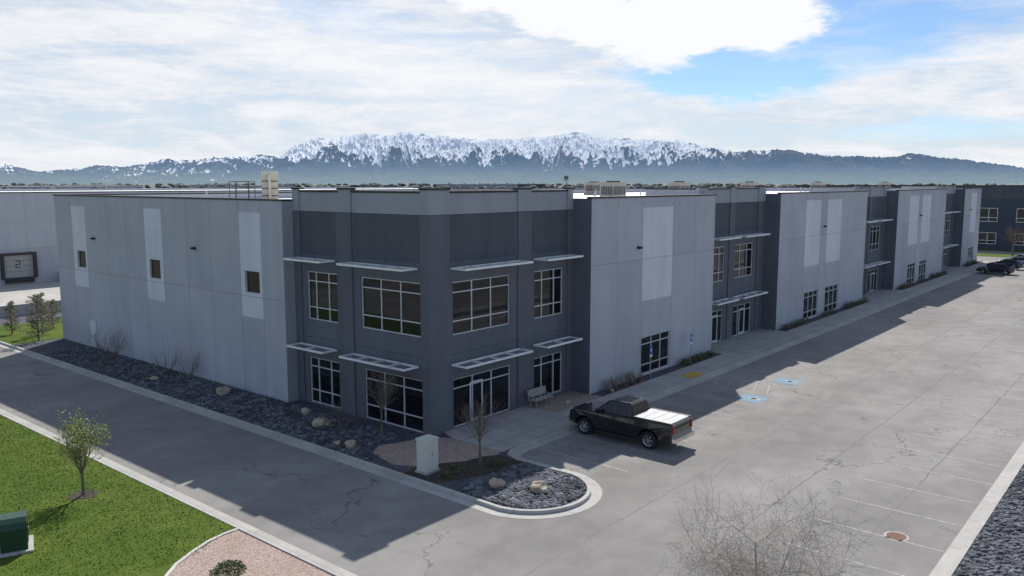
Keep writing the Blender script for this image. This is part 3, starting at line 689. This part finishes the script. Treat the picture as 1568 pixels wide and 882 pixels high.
place(bare_tree("bare_street_tree",134.5,-24.0,5.5,z=0,r=.12,spread=.9,mat="bark",kids=4))
mb=MB(); mb.prism(ti[:-1],0,.1,"rock_mulch"); mb.done("tree_island")
def bare_shrub(x,y,h,mat="bark",name="bare_shrub"):
    mb=MB();tips=[]
    for k in range(12):
        a=random.random()*6.28; grow(mb,tips,Vector((.1*math.cos(a),.1*math.sin(a),0)),Vector((math.cos(a)*.6,math.sin(a)*.6,1)).normalized(),h*.7,.014,2,3,mat,.1,.7,4)
    mb.done(name,loc=(x,y,.1))
for q in((-1.6,20.3,1.9),(-1.8,22.5,1.8),(-1.7,30.5,2.3),(-1.5,32,2.0),(-3.0,28.5,1.0),(-1.6,4.6,1.6)): bare_shrub(*q)
for i in range(5): bare_shrub(13.3+i*.75+random.uniform(-.2,.2),-1.8,.75,"leaf_dry")
for x in(56.5,57.6,91,92): bare_shrub(x,-1.8,.7,"leaf_dry")
def shrub(x,y,r,h,mat,name="evergreen_shrub",n=420):
    mb=MB()
    for i in range(n):
        u=rvec(); u.z=abs(u.z); k=random.uniform(.55,1)*(1+.25*noise.noise(u*2+Vector((x,y,0))))
        c=Vector((u.x*r*k,u.y*r*k,u.z*h*k)); a=rvec(); b_=a.orthogonal().normalized(); s=random.uniform(.03,.07)
        mb.face([c-a*s,c+b_*s*.5,c+a*s,c-b_*s*.5],mat)
    for i in range(10):
        a=random.random()*6.28; mb.tube((0,0,0),(math.cos(a)*r*.7,math.sin(a)*r*.7,h*.7),.012,.006,"bark",3)
    mb.done(name,loc=(x,y,.1))
for x in(22.6,23.5,24.4,25.3,26.2): shrub(x+random.uniform(-.1,.1),-1.85,.42,.5,"leaf_shrub")
for x0,n in((40.3,6),(50,3),(56,7),(75,6),(84,3),(90,8),(109.5,8)):
    for i in range(n): shrub(x0+i*.95,-1.8,.4,random.uniform(.4,.65),"leaf_shrub" if random.random()<.75 else "leaf_dry",n=200)
for i in range(5): shrub(12.8+i*.9,-1.95,.2,.3,"leaf_dry",name="ornamental_grass_clump",n=160)
for q in((-2.6,-4.2),(-1.0,-5.1),(-3.4,-4.4)): shrub(q[0],q[1],.45,.25,"leaf_shrub",name="groundcover_shrub",n=500)
shrub(-14.2,-5.2,.6,.35,"leaf_shrub",name="groundcover_shrub",n=700)
def conifer(x,y,h,r):
    mb=MB(); mb.tube((0,0,0),(0,0,h),.07,.015,"bark",7)
    z=.35
    while z<h*.97:
        L=r*(1-z/h)**.6*random.uniform(.6,1.25)+.08
        for k in range(6):
            a=random.random()*6.28; d=Vector((math.cos(a),math.sin(a),random.uniform(.15,.7))); e=Vector((0,0,z))+d*L
            mb.tube((0,0,z),e,.02,.008,"bark",3)
            for i in range(22):
                c=Vector((0,0,z)).lerp(e,random.uniform(.35,1.05))+rvec()*.11; u=rvec(); w_=u.orthogonal().normalized(); s=random.uniform(.05,.10)
                mb.face([c-u*s,c+w_*s*.35,c+u*s,c-w_*s*.35],"leaf_conifer")
        z+=.24
    mb.done("pine_tree",loc=(x,y,.1))
for q in((-2.3,41.8,3.6,1.3),(-1.0,44.4,3.5,1.2),(-2.6,46.5,2.6,.9),(0.8,47,2.4,.8)): conifer(*q)

# ------------------------------------------------------------------ street furniture
mb=MB()
mb.box(-.42,-.36,0,.42,.36,.1,"concrete_curb"); mb.box(-.36,-.3,.1,.36,.3,1.45,"cabinet_paint"); mb.box(-.39,-.33,1.45,.39,.33,1.52,"cabinet_paint")
mb.box(-.33,-.312,.2,-.01,-.301,1.38,"cabinet_paint"); mb.box(.01,-.312,.2,.33,-.301,1.38,"cabinet_paint"); mb.box(-.03,-.33,.8,-.015,-.313,.95,"dark_metal")
mb.box(-.372,-.2,.3,-.361,.2,1.3,"cabinet_paint"); mb.box(-.38,-.1,1.1,-.373,.02,1.2,"sign_white")
mb.done("electrical_cabinet",loc=(-3.55,-3.4,.1),rotz=0,bevel=.012)
mb=MB(); prof=[(-.55,0),(-.55,.75),(-.48,.95),(-.3,1.08),(.3,1.08),(.48,.95),(.55,.75),(.55,0)]
mb.prismy(prof,-.4,.4,"dark_green_plastic"); mb.box(-.7,-.55,-.08,.7,.55,0.0,"concrete_curb"); mb.box(-.3,-.42,.15,.3,-.401,.85,"dark_green_plastic"); mb.box(-.05,-.44,.45,.05,-.421,.6,"galv")
mb.done("green_utility_box",loc=(-17.9,2.0,.2),rotz=rad(70),bevel=.02)
mb=MB()
for i in range(5): mb.box(-.8,-.2+i*.1,.43,.8,-.12+i*.1,.47,"bench_wood")
for i in range(4): mb.box(-.8,.30+i*.02,.55+i*.11,.8,.335+i*.02,.64+i*.11,"bench_wood")
for x in(-.7,.7):
    mb.box(x-.03,-.2,0,x+.03,-.14,.43,"galv"); mb.box(x-.03,.22,0,x+.03,.28,.42,"galv"); mb.box(x-.03,-.2,.39,x+.03,.3,.428,"galv"); mb.box(x-.03,.345,.4,x+.03,.39,.98,"galv") ; mb.box(x-.03,-.2,.60,x+.03,.3,.64,"galv"); mb.box(x-.03,-.2,.472,x+.03,-.15,.6,"galv")
mb.done("park_bench",loc=(7.9,-.75,.12))
def adasign(x,y):
    mb=MB(); mb.tube((0,0,0),(0,0,2.1),.03,.03,"galv",8,True); mb.box(-.16,-.04,1.6,.16,-.031,2.1,"sign_blue"); mb.box(-.05,-.047,1.75,.05,-.041,1.95,"sign_white"); mb.box(-.16,-.04,1.4,.16,-.031,1.56,"sign_white")
    mb.done("accessible_parking_sign",loc=(x,y,.1))
adasign(17.6,-2.0); adasign(23.0,-2.0)

# ------------------------------------------------------------------ vehicles
def wheel(mb,x,y,r,w,out):
    n=28; ring=[(0.0,r*.62),(0.02,r*.66),(0.0,r*.9),(.03,r*.98),(.06,r),(w-.06,r),(w-.03,r*.98),(w,r*.9)]
    vs=[]
    for o,rr in ring:
        for i in range(n):
            a=6.283*i/n; vs.append((x+rr*math.cos(a),y-out*o,r+rr*math.sin(a)))
    mb.raw(vs,[(k*n+i,k*n+(i+1)%n,(k+1)*n+(i+1)%n,(k+1)*n+i) for k in range(len(ring)-1) for i in range(n)],"tyre")
    mb.tube((x,y-out*.10,r),(x,y-out*.11,r),r*.6,r*.6,"dark_metal",n,True)
    vs=[]
    for o,rr in((.0,r*.63),(.015,r*.56),(.09,r*.54)):
        for i in range(n):
            a=6.283*i/n; vs.append((x+rr*math.cos(a),y-out*o,r+rr*math.sin(a)))
    mb.raw(vs,[(k*n+i,k*n+(i+1)%n,(k+1)*n+(i+1)%n,(k+1)*n+i) for k in range(2) for i in range(n)],"rim")
    mb.tube((x,y-out*.01,r),(x,y-out*.08,r),.08,.09,"rim",12,True)
    for k in range(6):
        a=6.283*k/6; c,s=math.cos(a),math.sin(a); wdt=.035
        q=[(x+c*.05-s*wdt,r+s*.05+c*wdt),(x+c*.05+s*wdt,r+s*.05-c*wdt),(x+c*r*.57+s*wdt*.8,r+s*r*.57-c*wdt*.8),(x+c*r*.57-s*wdt*.8,r+s*r*.57+c*wdt*.8)]
        mb.loft([(a_,y-out*.05,b_) for a_,b_ in q],[(a_,y-out*.015,b_) for a_,b_ in q],"rim")
def archpts(cx,r,R_,z0,rev=True):
    pts=[]
    a0=math.asin(max(-1,min(1,(z0-r)/R_)))
    for i in range(11):
        a=a0+(math.pi-2*a0)*i/10; pts.append((cx+R_*math.cos(a),r+R_*math.sin(a)))
    return pts
def glass_side(mb,q,yb,yt,zb,zt,mat="car_glass",off=.006):
    for sgn in(-1,1):
        pts=[]
        for x,z in q:
            t=(z-zb)/(zt-zb); pts.append((x,sgn*(yb+(yt-yb)*t+off),z))
        mb.face(pts,mat)
def pickup(loc,rotz):
    E=empty("pickup_truck",loc,rotz); r=.43
    body=MB(); prof=[(-3.02,.62),(-3.05,1.34),(-3.0,1.40),(-.82,1.42),(-.80,1.33),(1.2,1.33),(1.35,1.30),(2.55,1.22),(2.82,1.10),(2.86,.62)]
    prof+= [(2.5,.50)]+archpts(1.87,r,.55,.48)+[(1.0,.42),(-1.0,.42)]+archpts(-1.78,r,.55,.48)+[(-2.6,.55)]
    body.prismy(prof,-1.0,1.0,"black_paint")
    for i,(x,y,z) in enumerate(body.v):
        k=1.0
        if z>1.0: k=1-.05*(z-1.0)/.4
        if x>2.4: k*=1-.08*(x-2.4)/.45
        body.v[i]=(x,y*k,z)
    body.done("body",E,bevel=.035)
    cab=MB(); zb,zt=1.32,1.93
    bt=[(-.80,-.93),(1.28,-.93),(1.28,.93),(-.80,.93)]; tp=[(-.66,-.72),(.52,-.72),(.52,.72),(-.66,.72)]
    cab.loft([(x,y,zb) for x,y in bt],[(x,y,zt) for x,y in tp],"black_paint"); cab.done("cab",E,bevel=.05)
    rf=MB(); rf.box(-.62,-.68,1.90,.48,.68,1.955,"black_paint"); rf.box(-.45,-.5,1.957,.30,.5,1.964,"car_glass"); rf.done("roof",E,bevel=.01)
    gl=MB()
    glass_side(gl,[(-.66,1.37),(.16,1.37),(.13,1.86),(-.56,1.86)],.93,.72,zb,zt)
    glass_side(gl,[(.24,1.37),(1.05,1.37),(.50,1.86),(.21,1.86)],.93,.72,zb,zt)
    gl.face([(1.262,-.84,1.37),(1.262,.84,1.37),(.60,.68,1.88),(.60,-.68,1.88)],"car_glass")
    for i,v in enumerate(gl.v[-4:]): gl.v[len(gl.v)-4+i]=(v[0]+.012,v[1],v[2]+.012)
    gl.face([(-.805,-.82,1.40),(-.805,.82,1.40),(-.70,.66,1.87),(-.70,-.66,1.87)],"car_glass"); gl.done("windows",E)
    d=MB()
    d.box(-2.92,-.86,1.405,-.86,.86,1.432,"tonneau")
    for k in range(1,4): d.box(-2.92+k*.515-.01,-.86,1.432,-2.92+k*.515+.01,.86,1.438,"dark_metal")
    for s in(-1,1):
        d.box(-2.98,s*.875,1.41,-.86,s*.955,1.45,"dark_metal")
        for x in(.20,-.78,1.12): d.box(x-.006,s*.985,.55,x+.006,s*1.0+s*.003,1.3,"dark_metal")
        for x in(.32,-.62): d.box(x,s*1.0,1.16,x+.2,s*1.03,1.2,"chrome")
        d.box(.95,s*.95,1.34,1.0,s*1.12,1.40,"black_paint"); d.box(.92,s*1.08,1.32,1.06,s*1.27,1.55,"black_paint")
        d.box(-.95,s*.90,.33,1.15,s*1.05,.40,"dark_metal")
        d.box(-3.075,s*.78,.95,-3.03,s*.94,1.33,"red_lens"); d.box(2.72,s*.60,.98,2.865,s*.88,1.12,"head_lens")
    d.box(-3.2,-.95,.55,-3.03,.95,.74,"chrome"); d.box(-3.21,-.16,.60,-3.202,.16,.72,"plate"); d.box(-3.068,-.7,1.16,-3.055,.7,1.24,"dark_metal")
    d.box(2.80,-.9,.50,2.98,.9,.72,"chrome"); d.box(2.86,-.58,.74,2.885,.58,1.12,"dark_metal")
    for k in range(4): d.box(2.886,-.56,.78+k*.09,2.90,.56,.81+k*.09,"chrome")
    d.tube((.3,.55,1.955),(.15,.55,2.1),.02,.005,"dark_metal",6)
    d.box(-2.9,-.8,.42,2.7,.8,.6,"dark_metal"); d.done("trim",E)
    w=MB()
    for x in(1.87,-1.78):
        wheel(w,x,.99,r,.27,1); wheel(w,x,-.99,r,.27,-1)
    w.done("wheels",E)
def sedan(loc,rotz,paint,name="parked_car"):
    E=empty(name,loc,rotz); r=.33
    body=MB(); prof=[(-2.3,.5),(-2.32,.85),(-2.2,1.0),(-1.5,1.03),(1.0,.98),(1.9,.86),(2.25,.70),(2.3,.4)]+[(2.1,.28)]+archpts(1.4,r,.40,.3)+[(.8,.22),(-.8,.22)]+archpts(-1.35,r,.40,.3)+[(-2.0,.3)]
    body.prismy(prof,-.9,.9,paint)
    for i,(x,y,z) in enumerate(body.v):
        k=1-(.07*(z-.7)/.3 if z>.7 else 0)-(.06*(abs(x)-1.7)/.6 if abs(x)>1.7 else 0); body.v[i]=(x,y*k,z)
    body.done("body",E,bevel=.04)
    c=MB(); c.loft([(-1.75,-.8,1.0),(.95,-.8,.97),(.95,.8,.97),(-1.75,.8,1.0)],[(-.95,-.58,1.42),(.15,-.58,1.43),(.15,.58,1.43),(-.95,.58,1.42)],"car_glass")
    c.done("greenhouse",E,bevel=.04); t=MB(); t.box(-.95,-.57,1.41,.15,.57,1.45,paint)
    for s in(-1,1):
        t.tube((-.4,s*.8,1.0),(-.4,s*.59,1.43),.03,.03,paint,5); t.box(.75,s*.82,.98,.9,s*1.0,1.1,paint); t.box(-2.33,s*.5,.75,-2.29,s*.82,.92,"red_lens"); t.box(2.1,s*.5,.66,2.29,s*.78,.78,"head_lens")
    t.done("trim",E,bevel=.01); w=MB()
    for x in(1.4,-1.35): wheel(w,x,.88,r,.2,1); wheel(w,x,-.88,r,.2,-1)
    w.done("wheels",E)
pickup((6.4,-7.25,0),rad(90))
sedan((102.2,-7.0,0),rad(90),"black_paint"); sedan((110.4,-6.8,0),rad(90),"navy_paint"); sedan((115.9,-7.2,0),rad(90),"silver_paint"); sedan((121.4,-7.1,0),rad(90),"white_paint")

# ------------------------------------------------------------------ light, sky, camera
se=rad(42.7); sa=rad(34.3)
sun=bpy.data.lights.new("sun",'SUN'); sun.energy=5.0; sun.angle=rad(.5); sun.color=(1,.96,.9)
so=bpy.data.objects.new("sun",sun); bpy.context.collection.objects.link(so)
so.rotation_euler=Vector((math.cos(se)*math.cos(sa),math.cos(se)*math.sin(sa),math.sin(se))).to_track_quat('Z','Y').to_euler()
w=bpy.data.worlds.new("World"); sc.world=w; w.use_nodes=True; nt=w.node_tree; nt.nodes.clear()
sky=N(nt,"ShaderNodeTexSky",sky_type='NISHITA'); sky.sun_disc=False; sky.sun_elevation=se; sky.sun_rotation=math.pi/2-sa; sky.altitude=1300; sky.air_density=1.0; sky.dust_density=0.6; sky.ozone_density=1.5
tc=N(nt,"ShaderNodeTexCoord"); sp=N(nt,"ShaderNodeSeparateXYZ"); nt.links.new(tc.outputs["Generated"],sp.inputs[0])
azn=MA(nt,'MULTIPLY',MA(nt,'ARCTAN2',sp.outputs[1],sp.outputs[0]),57.2958)
X=MA(nt,'SUBTRACT',39.87,azn); Y=MA(nt,'MULTIPLY',MA(nt,'ARCSINE',sp.outputs[2]),57.2958)
cb=N(nt,"ShaderNodeCombineXYZ"); nt.links.new(X,cb.inputs[0]); nt.links.new(Y,cb.inputs[1])
V0=cb.outputs[0]
def mapv(v,s,r=0,l=(0,0,0)):
    n=N(nt,"ShaderNodeMapping"); nt.links.new(v,n.inputs[0]); n.inputs[1].default_value=l; n.inputs[2].default_value=(0,0,r); n.inputs[3].default_value=s; return n.outputs[0]
wn=N(nt,"ShaderNodeTexNoise"); nt.links.new(mapv(V0,(.13,.38,1)),wn.inputs["Vector"]); wn.inputs["Scale"].default_value=1; wn.inputs["Detail"].default_value=5; wn.inputs["Roughness"].default_value=.68
ws=N(nt,"ShaderNodeSeparateColor"); nt.links.new(wn.outputs["Color"],ws.inputs[0])
Xw=MA(nt,'ADD',X,MA(nt,'MULTIPLY',MA(nt,'SUBTRACT',ws.outputs[0],.5),11.0)); Yw=MA(nt,'ADD',Y,MA(nt,'MULTIPLY',MA(nt,'SUBTRACT',ws.outputs[1],.5),5.0))
def ell(cx,cy,rx,ry,rot=0):
    dx=MA(nt,'SUBTRACT',Xw,cx); dy=MA(nt,'SUBTRACT',Yw,cy); c,s=math.cos(rad(rot)),math.sin(rad(rot))
    u=MA(nt,'DIVIDE',MA(nt,'ADD',MA(nt,'MULTIPLY',dx,c),MA(nt,'MULTIPLY',dy,s)),rx)
    v=MA(nt,'DIVIDE',MA(nt,'SUBTRACT',MA(nt,'MULTIPLY',dy,c),MA(nt,'MULTIPLY',dx,s)),ry)
    return MA(nt,'SUBTRACT',1.0,MA(nt,'SQRT',MA(nt,'ADD',MA(nt,'MULTIPLY',u,u),MA(nt,'MULTIPLY',v,v))))
streak=NOI(nt,mapv(V0,(.05,.42,1),rad(-8)),1.0,6,.62,.6)
fine=NOI(nt,mapv(V0,(.22,.9,1),rad(12)),1.0,5,.68,.4)
blueA=SS(nt,ell(22,9.5,12,3.7,8),-.15,.6); blueB=SS(nt,ell(14,6.9,8,1.4,-6),-.2,.6); blueC=SS(nt,ell(27,3.0,9,.9,0),-.1,.8); blueD=SS(nt,ell(-14,11.5,16,1.3,-12),-.1,1.0)
veil=MA(nt,'ADD',.92,MA(nt,'MULTIPLY',MA(nt,'SUBTRACT',streak,.5),0.9))
veil=MA(nt,'ADD',veil,MA(nt,'MULTIPLY',MA(nt,'SUBTRACT',fine,.5),.9))
for bsk,k in((blueA,.82),(blueB,.80),(blueC,.45),(blueD,.35)): veil=MA(nt,'SUBTRACT',veil,MA(nt,'MULTIPLY',bsk,k))
thin=MA(nt,'MULTIPLY',SS(nt,MA(nt,'ABSOLUTE',X),50,95,1,.32),SS(nt,Y,16,40,1,.38))  # unseen cloud cover thinned away from the view to dim ambient light
veil=MA(nt,'MULTIPLY',MA(nt,'MINIMUM',MA(nt,'MAXIMUM',veil,0.05),.97),thin,clamp=True)
bf=MA(nt,'MAXIMUM',ell(3.5,11.4,10.5,2.4,-13),ell(13.3,11.2,6.6,3.0,4))
bright=SS(nt,bf,-.10,.18)
bright2=SS(nt,ell(-8,8.0,20,3.0,-10),-.3,.9,0,.55)
cloudcol=MIX(nt,SS(nt,MA(nt,'ADD',MA(nt,'MULTIPLY',streak,.6),MA(nt,'MULTIPLY',fine,.4)),.40,.60),(.72,.78,.86),(.95,.965,1.0))
bg1=N(nt,"ShaderNodeBackground"); nt.links.new(MIX(nt,1.0,sky.outputs[0],(.76,.93,1.12),'MULTIPLY'),bg1.inputs[0]); bg1.inputs[1].default_value=.10
bg2=N(nt,"ShaderNodeBackground"); nt.links.new(cloudcol,bg2.inputs[0]); bg2.inputs[1].default_value=.95
bg3=N(nt,"ShaderNodeBackground"); bg3.inputs[0].default_value=(.97,.98,1,1); bg3.inputs[1].default_value=1.0
m1=N(nt,"ShaderNodeMixShader"); nt.links.new(veil,m1.inputs[0]); nt.links.new(bg1.outputs[0],m1.inputs[1]); nt.links.new(bg2.outputs[0],m1.inputs[2])
m2=N(nt,"ShaderNodeMixShader"); nt.links.new(MA(nt,'MAXIMUM',bright,bright2),m2.inputs[0]); nt.links.new(m1.outputs[0],m2.inputs[1]); nt.links.new(bg3.outputs[0],m2.inputs[2])
wo=N(nt,"ShaderNodeOutputWorld"); nt.links.new(m2.outputs[0],wo.inputs[0])
w.cycles.sampling_method='NONE'

cam=bpy.data.cameras.new("camera"); cam.sensor_width=36; cam.lens=28.95; cam.clip_start=.5; cam.clip_end=120000
co=bpy.data.objects.new("camera",cam); bpy.context.collection.objects.link(co)
co.location=(-27.584,-28.233,12.5); co.rotation_euler=(rad(90-7.28),0,rad(39.87-90))
sc.camera=co
sc.view_settings.view_transform='Standard'; sc.view_settings.look='None'; sc.view_settings.exposure=0
